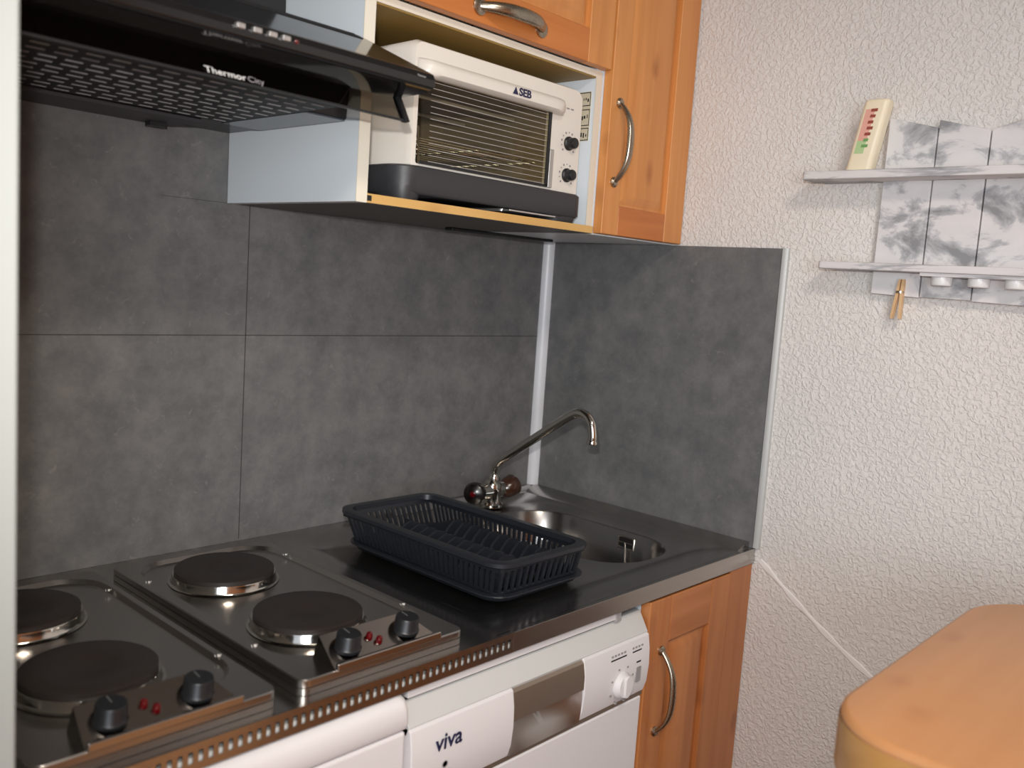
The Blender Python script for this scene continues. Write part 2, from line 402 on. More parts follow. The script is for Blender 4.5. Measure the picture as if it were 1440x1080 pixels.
# ------------------------------------------------------------------ hobs
def make_hob(label):
    h = thing('electric_hob', label, 'hob', (-.9275, 0, 0), 'two-plate electric hobs')
    c = -.9275
    m = MB(); w = .1325; yb, yf = -.068, -.583
    Z = .020
    m.loops([rrect(c-w, c+w, yf, yb, .014, .0005), rrect(c-w, c+w, yf, yb, .014, .009), rrect(c-w+.0015, c+w-.0015, yf+.0015, yb-.0015, .013, .0095),
             rrect(c-w+.0015, c+w-.0015, yf+.0015, yb-.0015, .013, .0105), rrect(c-w, c+w, yf, yb, .014, .011),
             rrect(c-w, c+w, yf, yb, .014, Z-.0015), rrect(c-w+.0015, c+w-.0015, yf+.0015, yb-.0015, .0125, Z),
             rrect(c-w+.018, c+w-.010, yf+.05, yb-.016, .06, Z), rrect(c-w+.023, c+w-.015, yf+.055, yb-.021, .056, Z-.0060)], True, True)
    obj('hob_body', m, HOBSTEEL, h, smooth=30)
    for yy in (-.203, -.426):
        cx = c-.016
        m = MB().lathe((cx, yy, Z-.005), [(.082, 0), (.0785, .001), (.0772, .003), (.0768, .011), (.0762, .0125)], seg=48)
        rg = obj('plate_ring', m, CHROME, h)
        m = MB().lathe((cx, yy, Z+.0075), [(.073, -.003), (.0735, 0), (.0735, .0055), (.071, .007), (.05, .0068), (.028, .0066), (.026, .0052), (.0005, .0052)], seg=48)
        obj('hotplate', m, IRON, h)
    # sloped control housing
    fy, by = -.5815, -.538
    F = [(-.083, fy, .0195), (.086, fy, .0195)]; B = [(-.078, by, .048), (.058, by, .048)]
    m = MB()
    bm = m.bm
    a = [bm.verts.new((c+p[0], p[1], p[2])) for p in F+B[::-1]]
    lo = [bm.verts.new((c+q[0], q[1], .0185)) for q in ((-.083, fy), (.086, fy), (.062, by+.006), (-.082, by+.006))]
    bm.faces.new(a); bm.faces.new(lo[::-1])
    for i in range(4): bm.faces.new((a[i], lo[i], lo[(i+1) % 4], a[(i+1) % 4]))
    cp = obj('control_panel', m, PANELSTEEL, h, bevel=.0008)
    m = MB().box((c-.082, fy-.0045, .0185), (c+.086, fy+.0015, .0285))
    lab(obj('front_lip', m, STEEL, h, bevel=.0018), 'raised rounded lip along the front of the control panel')
    nrm = V((0, -(.048-.0195), (by-fy))).normalized(); nrm = V((0, -.0285, .0435)).normalized()
    mid = V((c, -.560, .0335))
    tilt = (nrm*.25+V((0, 0, 1))*.75).normalized()
    for dx in (-.050, .044):
        kb = MB().lathe(mid+V((dx, 0, 0)), [(.0175, -.002), (.0178, .002), (.0162, .004), (.0155, .018), (.0145, .0195), (.001, .0195)], tilt, 28)
        k = obj('control_knob', kb, BLACKP, h)
        top = mid+V((dx, 0, 0))+tilt*.0196
        mk = MB().box((-.0006, 0, 0), (.0006, .012, .0006))
        rot = V((0, 0, 1)).rotation_difference(tilt).to_matrix()
        for v in mk.bm.verts: v.co = top+rot @ v.co
        obj('pointer', mk, plain('pointer_grey', (92, 94, 94), .5) if 'pointer_grey' not in bpy.data.materials else bpy.data.materials['pointer_grey'], k)
    for dx, dv in ((-.014, .004), (-.004, -.006)):
        p = mid+V((dx, .8*dv, .5*dv))
        obj('indicator_lamp', MB().lathe(p, [(.0044, -.001), (.0044, .004), (.0036, .0072), (.0018, .0084), (.0003, .0087)], tilt, 16), REDL, h)
    for dx, yy, s in ((-.126, -.170, "15'"), (-.126, -.462, "18'"), (.108, -.170, "15'"), (.117, -.462, "18'")):
        text('size_mark', s, .0085, WHITEINK, h, (c+dx, yy, Z+.0003), (.9, -.35, 0), (.35, .9, 0))
    return h
hob = make_hob('steel two-plate electric hob beside the dish rack')
def dup(root, loc, label):
    r = root.copy(); COL.objects.link(r); r.location = loc; r['label'] = label
    for ch in root.children:
        c = ch.copy(); COL.objects.link(c); c.parent = r
        for g in ch.children:
            d = g.copy(); COL.objects.link(d); d.parent = c
    return r
dup(hob, (-1.2205, 0, 0), 'steel two-plate electric hob against the white wall edge at far left')

# ------------------------------------------------------------------ dish rack
rk = thing('dish_rack', 'black plastic dish drainer rack with slotted sides and plate ridges on the worktop', 'dish rack', (-.555, -.325, -.004))
bx0, bx1, by0, by1 = -.656, -.440, -.508, -.134
rx0, rx1, ry0, ry1 = -.676, -.452, -.532, -.118
m = MB().loops([rrect(bx0+.01, bx1-.01, by0+.01, by1-.01, .03, -.0038), rrect(bx0, bx1, by0, by1, .035, .001), rrect(bx0-.003, bx1+.003, by0-.003, by1+.003, .037, .008),
                rrect(bx0-.010, bx1+.010, by0-.010, by1+.010, .041, .0100), rrect(bx0-.010, bx1+.010, by0-.010, by1+.010, .041, .0122), rrect(bx0-.001, bx1+.001, by0-.001, by1+.001, .036, .0125),
                rrect(bx0+.003, bx1-.003, by0+.003, by1-.003, .033, .002)])
obj('drip_tray', m, RACKP, rk, smooth=50)
RZ = .072
m = MB().loops([rrect(rx0, rx1, ry0, ry1, .035, RZ-.009), rrect(rx0-.003, rx1+.003, ry0-.003, ry1+.003, .037, RZ-.007), rrect(rx0-.003, rx1+.003, ry0-.003, ry1+.003, .037, RZ-.001),
                rrect(rx0, rx1, ry0, ry1, .035, RZ), rrect(rx0+.013, rx1-.013, ry0+.013, ry1-.013, .026, RZ), rrect(rx0+.014, rx1-.014, ry0+.014, ry1-.014, .026, RZ-.009)], False, False)
bm = m.bm
obj('rim', m, RACKP, rk, smooth=40)
# slatted sides: solid band at the top, thin slats down to the tray floor
inset = .010
tx0, tx1, ty0, ty1 = rx0+inset, rx1-inset, ry0+inset, ry1-inset
fx0, fx1, fy0, fy1 = bx0+.008, bx1-.012, by0+.008, by1-.008
m = MB()
def quad_slat(m, p0, p1, w, th, wd):
    p0, p1, wd = V(p0), V(p1), V(wd).normalized(); d = (p1-p0).normalized(); nn = d.cross(wd).normalized()
    L = []
    for p in (p0, p1): L.append([p+wd*w/2+nn*th/2, p-wd*w/2+nn*th/2, p-wd*w/2-nn*th/2, p+wd*w/2-nn*th/2])
    m.loops(L)
zt, zb = RZ-.006, .006
def side(p_t0, p_t1, p_b0, p_b1, n):
    p_t0, p_t1, p_b0, p_b1 = map(V, (p_t0, p_t1, p_b0, p_b1)); wd = p_t1-p_t0
    m = MB()
    for k in range(n+1):
        u = .03+.94*k/n
        quad_slat(m, p_t0.lerp(p_t1, u), p_b0.lerp(p_b1, u), .0062, .0028, wd)
    for q0, q1, w in ((p_t0, p_t1, .012), (p_b0, p_b1, .010)):
        dn = ((p_b0-p_t0).normalized())
        a, b2 = q0+dn*(w/2 if q0 == p_t0 else -w/2), q1+dn*(w/2 if q0 == p_t0 else -w/2)
        quad_slat(m, a, b2, w, .003, dn)
    return obj('slatted_side', m, RACKP, rk, smooth=0)
side((tx0, ty0, zt), (tx0, ty1, zt), (fx0, fy0, zb), (fx0, fy1, zb), 30)
side((tx1, ty0, zt), (tx1, ty1, zt), (fx1, fy0, zb), (fx1, fy1, zb), 30)
side((tx0, ty0, zt), (tx1, ty0, zt), (fx0, fy0, zb), (fx1, fy0, zb), 13)
side((tx0, ty1, zt), (tx1, ty1, zt), (fx0, fy1, zb), (fx1, fy1, zb), 15)
# floor grid
m = MB()
for k in range(14):
    yy = fy0+.01+(fy1-fy0-.02)*k/13; m.box((fx0, yy-.002, .007), (fx1, yy+.002, .010))
for k in range(4):
    xx = fx0+.02+(fx1-fx0-.04)*k/3; m.box((xx-.003, fy0, .006), (xx+.003, fy1, .0095))
obj('basket_floor', m, RACKP, rk, smooth=0)
# ridges that hold plates upright, in two rows, and the cutlery wall
for k in range(11):
    yy = -.475+k*.0235
    m = MB()
    m.prism([(-.640, .009), (-.638, .030), (-.625, .054), (-.604, .063), (-.586, .058), (-.572, .036), (-.556, .018), (-.54, .013), (-.524, .018), (-.510, .036), (-.496, .048), (-.476, .046), (-.462, .026), (-.458, .009)], 'y', yy-.0028, yy+.0028)
    obj('plate_ridge', m, RACKP, rk, smooth=0)
m = MB().box((fx0+.006, -.200, .008), (fx1-.006, -.197, .034))
for xx in (-.60, -.53): m.box((xx-.0015, -.199, .008), (xx+.0015, -.140, .034))
obj('cutlery_divider', m, RACKP, rk, smooth=0)

# ------------------------------------------------------------------ tap
tp = thing('mixer_tap', 'chrome two-handled mixer tap with long angled spout behind the dish rack', 'tap', (-.220, -.07, 0))
m = MB().lathe((-.220, -.07, 0), [(.026, .0002), (.026, .006), (.021, .010), (.019, .03), (.0205, .034), (.0205, .05), (.015, .057), (.012, .060)], seg=28)
m.tube([(-.275, -.070, .036), (-.24, -.070, .036), (-.20, -.070, .036), (-.170, -.070, .036)], [.014, .0175, .0175, .014], 20)
obj('tap_body', m, CHROME, tp)
def spl(P, n=10):
    out = []
    Q = [P[0]]+list(P)+[P[-1]]
    for i in range(1, len(Q)-2):
        a, b2, c2, d = map(V, Q[i-1:i+3])
        for k in range(n):
            s = k/n
            out.append(.5*((2*b2)+(c2-a)*s+(2*a-5*b2+4*c2-d)*s*s+(3*b2-a-3*c2+d)*s**3))
    out.append(V(P[-1])); return out
sp = spl([(-.216, -.070, .058), (-.216, -.071, .084), (-.219, -.088, .104), (-.231, -.200, .178), (-.243, -.296, .238), (-.247, -.327, .248), (-.2495, -.352, .236), (-.2505, -.360, .212), (-.2505, -.3605, .198)], 8)
m = MB().tube(sp, .0094, 14, up=(1, 0, 0))
m.lathe(sp[-1]+V((0, 0, -.004)), [(.0112, -.002), (.0118, .002), (.0095, .006)], seg=18)
m.lathe((-.216, -.070, .056), [(.0125, 0), (.0135, .004), (.0115, .012), (.0095, .016)], seg=20)
obj('spout', m, CHROME, tp)
m = MB().lathe((-.270, -.072, .037), [(.014, 0), (.023, .006), (.0245, .02), (.021, .031), (.010, .036), (.001, .0365)], (-.85, -.52, .1), 26)
kn = lab(obj('tap_handle', m, plain('dark_knob', (15, 10, 9), .25, coat=.15), tp), 'dark rounded tap handle with a red dot')
obj('hot_dot', MB().lathe(V((-.270, -.072, .037))+V((-.85, -.52, .1)).normalized()*.0362, [(.0062, -.001), (.0062, .0012), (.003, .002), (.0003, .0021)], (-.85, -.52, .1), 16), REDL, kn)
m = MB().lathe((-.190, -.072, .030), [(.013, 0), (.0195, .008), (.0235, .022), (.0245, .036), (.021, .041), (.001, .0415)], (.93, -.1, .34), 26)
lab(obj('tap_handle', m, BROWNK, tp), 'brown flared tap handle on the right')

# ------------------------------------------------------------------ doors
def frame_door(parent, x0, x1, z0, z1, yb, yf, sl, sr, rb, rt, MV, MH, name='door'):
    """frame-and-panel cupboard door; yf is the front"""
    d = obj(name, MB().box((x0+sl-.008, yb, z0+rb-.008), (x1-sr+.008, yf+.009, z1-rt+.008)), MV, parent)
    for xx0, xx1 in ((x0, x0+sl), (x1-sr, x1)): obj('stile', MB().box((xx0, yb, z0), (xx1, yf, z1)), MV, d, bevel=.0022)
    for zz0, zz1 in ((z0, z0+rb), (z1-rt, z1)): obj('rail', MB().box((x0+sl, yb, zz0), (x1-sr, yf, zz1)), MH, d, bevel=.0022)
    # raised field
    a, b2, c, e = x0+sl, x1-sr, z0+rb, z1-rt
    def lp(i, y): return [V((a+i, y, c+i)), V((b2-i, y, c+i)), V((b2-i, y, e-i)), V((a+i, y, e-i))]
    m = MB().loops([lp(.004, yf+.0095), lp(.022, yf+.003), lp(.024, yf+.0025)], False, True)
    obj('field', m, MV, d, smooth=20)
    return d

# ------------------------------------------------------------------ wall cabinets
CB = .5965
wc = thing('wall_cabinet', 'white wall cabinet with pine lift-up door above an open niche', 'cabinet', (-.56, -.18, CB))
lab(obj('side_panel', MB().box((-.845, -.357, CB), (-.826, -.001, 1.30)), WHITE, wc, bevel=.0008), 'white side panel facing the hood')
obj('edging', MB().box((-.8452, -.3582, CB), (-.8258, -.3568, 1.30)), CREAM, wc)
obj('side_panel', MB().box((-.297, -.340, CB), (-.281, -.001, 1.30)), WHITE, wc)
lab(obj('niche_floor', MB().box((-.826, -.356, CB), (-.297, -.001, CB+.013)), UNDERL, wc), 'dark grey shelf under the oven')
lab(obj('edging', MB().box((-.8255, -.3582, CB+.0005), (-.2975, -.3558, CB+.0135)), EDGEWOOD, wc), 'yellowish wood edging of the niche shelf')
obj('edging', MB().box((-.298, -.3415, CB+.013), (-.2815, -.3395, .885)), CREAM, wc)
lab(obj('niche_ceiling', MB().box((-.826, -.338, .881), (-.297, -.001, .894)), BROWNLAM, wc), 'brown underside above the oven')
obj('edging', MB().box((-.826, -.3405, .8835), (-.281, -.3375, .8945)), CREAM, wc)
obj('back_board', MB().box((-.826, -.010, CB+.013), (-.297, -.001, .881)), BROWNLAM, wc)
obj('hinge_plate', MB().box((-.8255, -.3590, CB+.003), (-.818, -.3575, CB+.011)), BLACKP, wc)
obj('shadow_strip', MB().box((-.40, -.085, CB-.006), (-.09, -.062, CB)), BLACKP, wc, bevel=.002)  # dark strip standing in for the shadow gap near the back wall
# paper sticker on the right inner face
st = obj('sticker', MB().box((-.2978, -.331, .768), (-.2968, -.300, .858)), STICK, wc)
m = MB()
for (za, zb_) in ((.832, .857), (.796, .826), (.769, .792)):
    for a, b2, c, e in ((-.330, -.301, za, za+.0015), (-.330, -.301, zb_-.0015, zb_), (-.330, -.3288, za, zb_), (-.3022, -.301, za, zb_)):
        m.box((-.2981, a, c), (-.2976, b2, e))
    for k in range(4):
        yy = -.326+k*.0055; h = random.uniform(.004, .010); z_ = (za+zb_)/2+random.uniform(-.003, .003)
        m.box((-.2981, yy, z_-h/2), (-.2976, yy+random.uniform(.0015, .004), z_+h/2))
obj('print', m, INK, st, smooth=0)
d = frame_door(wc, -.826, -.2815, .8965, 1.30, -.3415, -.3615, .07, .07, .058, .06, PINE_V, PINE_H, 'lift_door')
bow((-.628, -.3615, .921), (-.482, -.3615, .921), (0, -1, 0), .028, .0105, d)
tc_ = thing('wall_cabinet', 'tall pine wall cupboard with curved metal handle right of the oven niche', 'cabinet', (-.14, -.18, CB))
obj('carcass', MB().box((-.2795, -.342, CB), (-.001, -.001, 1.30)), WHITE, tc_)
d = frame_door(tc_, -.2780, -.003, CB+.002, 1.30, -.3425, -.3635, .050, .066, .056, .06, PINE_V, PINE_H)
bow((-.2525, -.3635, .697), (-.2525, -.3635, .842), (0, -1, 0), .030, .0074, d)

# ------------------------------------------------------------------ toaster oven
ov = thing('toaster_oven', 'white countertop oven with glass door and dark base in the cabinet niche', 'oven', (-.53, -.2, CB+.013))
ZB = CB+.0135
OX0, OX1, OY0, OY1 = -.735, -.326, -.338, -.035
CZ0, CZ1 = .664, .853
# base: rounded tray with four feet
def arch(y):
    pass
m = MB()
bp = [(-.758, .664), (-.758, .640)]
prof = [(-.760, .6635), (-.760, .634), (-.757, .622), (-.748, ZB+.001), (-.735, ZB), (-.722, ZB+.001), (-.708, .618), (-.690, .6235),
        (-.42, .6235), (-.395, .6235), (-.380, .6215), (-.366, .615), (-.352, ZB), (-.338, ZB), (-.326, .616), (-.319, .630), (-.317, .6635)]
R4 = (.02, .02, .038, .03)
m.loops([rrect(-.757, -.320, OY0-.010, -.03, R4, .621, 8), rrect(-.760, -.317, OY0-.013, -.03, R4, .625, 8), rrect(-.760, -.317, OY0-.013, -.03, R4, .6605, 8), rrect(-.757, -.320, OY0-.010, -.03, R4, .6635, 8)])
for xa_, xb_ in ((-.758, -.698), (-.398, -.319)):
    m.loops([rrect(xa_, xb_, OY0-.011, -.27, .029, .632, 8), rrect(xa_+.001, xb_-.004, OY0-.010, -.272, .027, .622, 8), rrect(xa_+.005, xb_-.010, OY0-.007, -.276, .022, ZB+.0015, 8), rrect(xa_+.009, xb_-.014, OY0-.003, -.28, .018, ZB, 8)])
for xx in (-.735, -.345): m.lathe((xx, -.06, ZB), [(.012, 0), (.014, .014)], seg=14)
obj('base', m, OVENB, ov, smooth=45)
# housing: shell with an open front
m = MB()
def shell(x, y0_, y1_):
    pass
sec = rrect(OX0, OX1, CZ0, CZ1, (.022, .016, .003, .003), 0)
outer = [[V((p.x, y, p.y)) for p in sec] for y in (OY1, OY0+.010)]
secf = rrect(OX0+.004, OX1-.004, CZ0, CZ1-.004, (.02, .014, .003, .003), 0)
f1 = [V((p.x, OY0, p.y)) for p in secf]
seco = rrect(-.722, -.412, CZ0+.004, .806, .004, 0)
f2 = [V((p.x, OY0, p.y)) for p in seco]
f3 = [V((p.x, OY0+.02, p.y)) for p in seco]
m.loops(outer+[f1, f2, f3], True, False)
obj('housing', m, OVENW, ov, smooth=50)
m = MB(); ci = [rrect(-.7205, -.4135, CZ0+.005, .8055, .004, 0)]
L = [[V((p.x, y, p.y)) for p in ci[0]] for y in (OY0+.012, OY1-.02)]
m.loops(L, False, True)
obj('cavity', m, LINER, ov)
# door glass with frame strip
m = MB().box((-.7185, OY0-.004, CZ0+.006), (-.418, OY0-.001, .812)); gl = obj('door_glass', m, OVENGLASS, ov)
m = MB().box((-.700, OY0-.0058, .797), (-.416, OY0-.0042, .812)); m.box((-.4255, OY0-.006, CZ0+.006), (-.418, OY0-.0042, .80))
m.box((-.7185, OY0-.006, CZ0+.004), (-.418, OY0-.0042, CZ0+.008))
lab(obj('door_trim', m, BLACKP, gl), 'black strips edging the glass')
m = MB()
for k in range(14):
    z = .673+k*.0092; m.box((-.700, OY0-.0046, z), (-.427, OY0-.0041, z+.0009))
lab(obj('glass_line', m, SILV, gl, smooth=0), 'fine pale lines ruled across the glass')
m = MB().box((-.4165, OY0-.006, CZ0+.004), (-.406, OY0+.001, .735)); obj('hinge_strip', m, SILV, ov, bevel=.001)
# handle bar across the top
sec = [(OY0-.001, .797), (OY0-.018, .797), (OY0-.024, .801), (OY0-.025, .812), (OY0-.021, .820), (OY0-.012, .8235), (OY0-.001, .824)]
m = MB(); NN = 28; L = []
for k in range(NN+1):
    x = -.728+(.340)*k/NN
    e = min(1, min(k, NN-k)/3.0); e = math.sqrt(max(0, 1-(1-e)**2))
    L.append([V((x, OY0-.001+(p[0]-OY0+.001)*(.25+.75*e), p[1])) for p in sec])
m.loops(L); hb = obj('door_handle', m, OVENW, ov, smooth=50)
ly = OY0-.0253
text('logo', 'SEB', .0175, NAVY, hb, (-.527, ly, .8045), (1, 0, 0), (0, 0, 1), .0003, sx=1.12, bold=.0005)
lg = MB().prism([(-.542, .8045), (-.529, .8045), (-.5355, .8165)], 'y', ly-.0006, ly)
obj('logo_mark', lg, NAVY, hb)
# knobs with dials
for z in (.7525, .696):
    kx = -.362
    kb = MB().lathe((kx, OY0, z), [(.0125, 0), (.0125, .003), (.0102, .005), (.0095, .016), (.0085, .0175), (.001, .018)], (0, -1, 0), 24)
    kk = obj('control_knob', kb, BLACKP, ov)
    dm = MB()
    for k in range(11):
        a = math.radians(-40+260*k/10); r0 = .0195
        px, pz = kx+r0*math.cos(a), z+r0*math.sin(a); s = .0011 if k % 2 else .0017
        dm.box((px-s, OY0-.0008, pz-s), (px+s, OY0+.0002, pz+s))
    obj('dial_mark', dm, GREYINK, ov, smooth=0)
m = Pieces('printed_mark', GREYINK, ov)
for k in range(3): m.box((-.386+k*.012, OY0-.0007, .812), (-.378+k*.012, OY0+.0002, .8145))
# inside: rack, element, guides
m = MB()
for k in range(12):
    y = OY0+.03+k*.02; m.tube([(-.716, y, .712), (-.418, y, .712)], .0014, 6)
for x in (-.715, -.565, -.42): m.tube([(x, OY0+.025, .711), (x, OY1-.03, .711)], .002, 6)
obj('wire_rack', m, CHROME, ov)
m = MB()
for y in (-.25, -.12): m.tube([(-.716, y, .678), (-.418, y, .678)], .0035, 8); m.tube([(-.716, y, .79), (-.418, y, .79)], .0035, 8)
obj('heating_element', m, GRILLM, ov)
m = MB()
for k in range(6):
    m.tube([(-.7195, OY0+.02, .676+k*.007), (-.700, OY0+.03, .676+k*.007), (-.6985, OY0+.06, .676+k*.007)], .0011, 6)
m.tube([(-.7, OY0+.02, .668), (-.695, OY0+.03, .73)], .003, 8)
obj('rack_guide', m, CHROME, ov)
m = MB().loops([rrect(-.520, -.380, -.335, -.06, .012, .6155), rrect(-.520, -.380, -.335, -.06, .012, .6205)])
m.box((-.52, -.353, .6158), (-.400, -.334, .6190))
obj('crumb_tray', m, SILV, ov, bevel=.001)
m = MB().box((-.62, -.335, ZB+.0006), (-.41, -.30, ZB+.0022)); obj('power_cord', m, BLACKP, ov)

# ------------------------------------------------------------------ extractor hood
HX0, HX1 = -1.404, -.8475
hd = thing('range_hood', 'black extractor hood with slanted glossy visor above the hobs', 'hood', (-1.125, -.2, .705))
m = MB().prism([(-.001, .712), (-.33, .712), (-.338, .790), (-.338, .812), (-.165, .812), (-.155, 1.25), (-.001, 1.25)], 'x', HX0, HX1)
m.prism([(-.33, .712), (-.42, .712), (-.445, .732), (-.345, .790), (-.33, .790)], 'x', HX0, -.925)
obj('hood_body', m, HOODU, hd, bevel=.0015)
# filter grille with slots
gx0, gx1, gy0, gy1 = -1.385, -.925, -.415, -.125
m = MB().box((gx0, gy0, .7085), (gx1, gy1, .7122))
rows = 10; cols = 16; nb = len(m.bm.faces)
for r in range(rows):
    for c in range(cols):
        x = gx0+.014+(gx1-gx0-.034)*c/(cols-1)+(.006 if r % 2 else 0)
        y = gy0+.014+(gy1-gy0-.028)*r/(rows-1)
        m.box((x-.0105, y-.0021, .7076), (x+.0085, y+.0021, .7087))
for k, f in enumerate(m.bm.faces):
    if k >= nb: f.material_index = 1
fp = lab(obj('filter_panel', m, plain('filter_black', (8, 8, 8), .55), hd, smooth=0), 'black grease filter with rows of small grey louvres')
fp.data.materials.append(plain('louvre_grey', (138, 138, 140), .45))
lab(obj('lamp_cover', MB().box((-.918, -.330, .7095), (-.850, -.105, .7122)), HOODLAMP, hd, bevel=.001), 'bluish grey lamp cover')
lab(obj('rear_ledge', MB().box((HX0, -.100, .7055), (HX1-.10, -.002, .712)), plain('ledge_grey', (58, 58, 62), .4), hd, bevel=.001), 'grey strip along the wall')
obj('clip', MB().box((-.995, -.030, .699), (-.968, -.012, .706)), BLACKP, hd)
# front bar
bar = [(-.440, .731), (-.500, .7335), (-.516, .738), (-.5185, .747), (-.514, .7555), (-.503, .7585), (-.44, .745)]
m = MB().prism(bar, 'x', HX0, HX1); fb = obj('front_bar', m, BLACKG, hd, bevel=.0015)
m = MB().prism([(-.512, .7562), (-.505, .7592), (-.352, .8255), (-.345, .822), (-.45, .752)], 'x', HX0, HX1)
vs = lab(obj('visor', m, plain('visor_glass', (34, 34, 36), .1, 0, .12), hd, bevel=.001), 'slanted glossy smoked visor')
m = MB()
dv = V((0, .1525, .0663)).normalized(); nv = V((0, -.0663, .1525)).normalized(); a0 = V((0, -.352, .8255))
for k in range(4):
    q = a0-dv*(.004+.007*k)+nv*.0004
    m.loops([[V((x, 0, 0))+q+o for o in (nv*.0006-dv*.0016, nv*.0006+dv*.0016, -nv*.002+dv*.0016, -nv*.002-dv*.0016)] for x in (HX0, HX1-.012)])
lab(obj('vent_slot', m, DARK, vs, smooth=0), 'thin black vent lines along the top of the visor')
for px in (-1.128, -1.108, -1.089, -1.072):
    m = MB().box((px-.0062, -.5235, .7445), (px+.0042, -.5165, .7505)); obj('slide_button', m, SILV, fb, bevel=.0012)
obj('indicator_lamp', MB().lathe((-1.058, -.5178, .7475), [(.0026, 0), (.0026, .002), (.001, .003)], (0, -1, 0), 12), REDL, fb)
# glass flap below the bar
m = MB().prism([(-.447, .7315), (-.4495, .7315), (-.4695, .7005), (-.467, .7005)], 'x', HX0+.02, HX1-.008)
gf = lab(obj('glass_flap', m, SMOKED, hd), 'see-through smoked glass flap under the bar')
obj('flap_rail', MB().box((HX0+.02, -.4705, .6985), (HX1-.004, -.4665, .7012)), BLACKP, gf)
m = MB().prism([(-.438, .740), (-.449, .740), (-.474, .6985), (-.464, .6975)], 'x', HX1-.010, HX1-.002)
obj('flap_bracket', m, BLACKP, hd, bevel=.001)
fd = V((0, .020, .031)).normalized()
text('lettering', 'Thermor', .0125, WHITEINK, gf, (-1.1405, -.4705, .7030), (1, 0, 0), fd, .0002, sx=1.1)
text('lettering', 'City', .0115, GREYINK, gf, (-1.088, -.4705, .7030), (1, 0, 0), fd, .0002, sx=1.1)
text('lettering', 'Thermor', .004, GREYINK, fb, (-.880, -.5189, .7475), (1, 0, 0), (0, 0, 1), .0002)

# ------------------------------------------------------------------ base units
bc = thing('base_cabinet', 'pine base cupboard with curved metal handle under the sink end', 'cabinet', (-.18, -.3, FL))
m = MB().box((-.362, -.578, -.80), (-.346, -.02, -.032)); lab(obj('side_panel', m, WHITE, bc), 'white side of the cupboard')
m = MB().box((-.346, -.578, -.80), (-.004, -.02, -.72)); m.box((-.346, -.04, -.80), (-.004, -.02, -.20)); m.box((-.02, -.578, -.80), (-.004, -.02, -.2))
obj('carcass', m, WHITE, bc)
obj('plinth', MB().box((-.362, -.54, FL), (-.004, -.52, -.80)), PINE_SHADEDH, bc)
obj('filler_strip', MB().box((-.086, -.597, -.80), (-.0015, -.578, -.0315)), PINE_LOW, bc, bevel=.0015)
d = frame_door(bc, -.361, -.088, -.795, -.035, -.578, -.599, .068, .068, .075, .085, PINE_LOW, PINE_SHADEDH)
bow((-.317, -.599, -.281), (-.317, -.599, -.131), (0, -1, 0), .030, .0066, d)

dw = thing('dishwasher', 'white dishwasher with control panel and taupe grip below the worktop', 'dishwasher', (-.63, -.3, FL))
DX0, DX1, DY = -.903, -.3655, -.603
obj('casing', MB().box((DX0, -.57, FL+.02), (DX1, -.03, -.053)), APPL, dw, bevel=.002)
obj('top_slope', MB().prism([(-.566, -.0505), (-.580, -.0505), (-.600, -.083), (-.595, -.095), (-.565, -.095)], 'x', DX0, DX1), APPL2, dw, bevel=.001)
obj('top_rail', MB().box((DX0+.005, -.589, -.0475), (DX1-.082, -.572, -.0345)), APPL, dw, bevel=.001)
obj('gap_strip', MB().box((DX0+.005, -.5845, -.0507), (DX1-.082, -.568, -.0475)), DARK, dw)
obj('hook', MB().box((DX1-.082, -.590, -.0520), (DX1-.068, -.57, -.036)), GRILLM, dw, bevel=.001)
pp = [(-.570, -.083), (-.597, -.083), (-.603, -.087), (-.607, -.11), (-.6085, -.14), (-.606, -.17), (-.600, -.189), (-.570, -.189)]
HL, HR = -.708, -.5445
obj('control_panel', MB().prism(pp, 'x', DX0, HL), APPL, dw, bevel=.0015)
cp = obj('control_panel', MB().prism(pp, 'x', HR, DX1), APPL, dw, bevel=.0015)
gp = [(-.57, -.083), (-.595, -.083), (-.604, -.092), (-.607, -.128), (-.603, -.131), (-.580, -.134), (-.578, -.15), (-.585, -.168), (-.600, -.180), (-.600, -.188), (-.57, -.188)]
gr = MB().prism([(-.57, -.083), (-.594, -.0835), (-.603, -.091), (-.607, -.112), (-.607, -.134), (-.575, -.134)], 'x', HL, HR)
lab(obj('grip', gr, TAUPE, dw, bevel=.0008), 'taupe upper part of the door grip')
m = MB(); L = []
for k in range(17):
    u = k/16; x = HL+(HR-HL)*u; e = math.sin(math.pi*u)**.6
    L.append([V((x, -.560, -.134)), V((x, -.604+.028*e, -.134)), V((x, -.605+.034*e, -.150)), V((x, -.604+.012*e, -.172)), V((x, -.602, -.189)), V((x, -.560, -.189))])
m.loops(L); lab(obj('grip_pocket', m, POCKET, dw, smooth=60), 'scooped silver pocket of the grip')
# knob, marks
kb = MB().lathe((-.443, -.6065, -.155), [(.0225, 0), (.0225, .004), (.0195, .008), (.0185, .012), (.001, .0125)], (0, -1, .06), 32)
kk = obj('program_knob', kb, APPL, dw)
m = MB().loops([rrect(-.4495, -.4365, -.1735, -.1365, .0062, 0)]*1, True, False); m.bm.free()
m = MB(); L2 = rrect(-.4505, -.4355, -.1735, -.1355, .007, 0)
m.loops([[V((p.x, -.617, p.y)) for p in L2], [V((p.x, -.6205, p.y)) for p in L2], [V((-.443+(p.x+.443)*.8, -.622, -.1545+(p.y+.1545)*.93)) for p in L2]])
obj('knob_grip', m, APPL, kk)
m = Pieces('printed_line', INK, cp)
m.box((-.476, -.6068, -.1075), (-.433, -.6045, -.1052)); m.box((-.416, -.6068, -.1075), (-.390, -.6045, -.1052)); m.box((-.404, -.6082, -.1275), (-.3915, -.606, -.1248))
m = Pieces('printed_mark', GREYINK, cp)
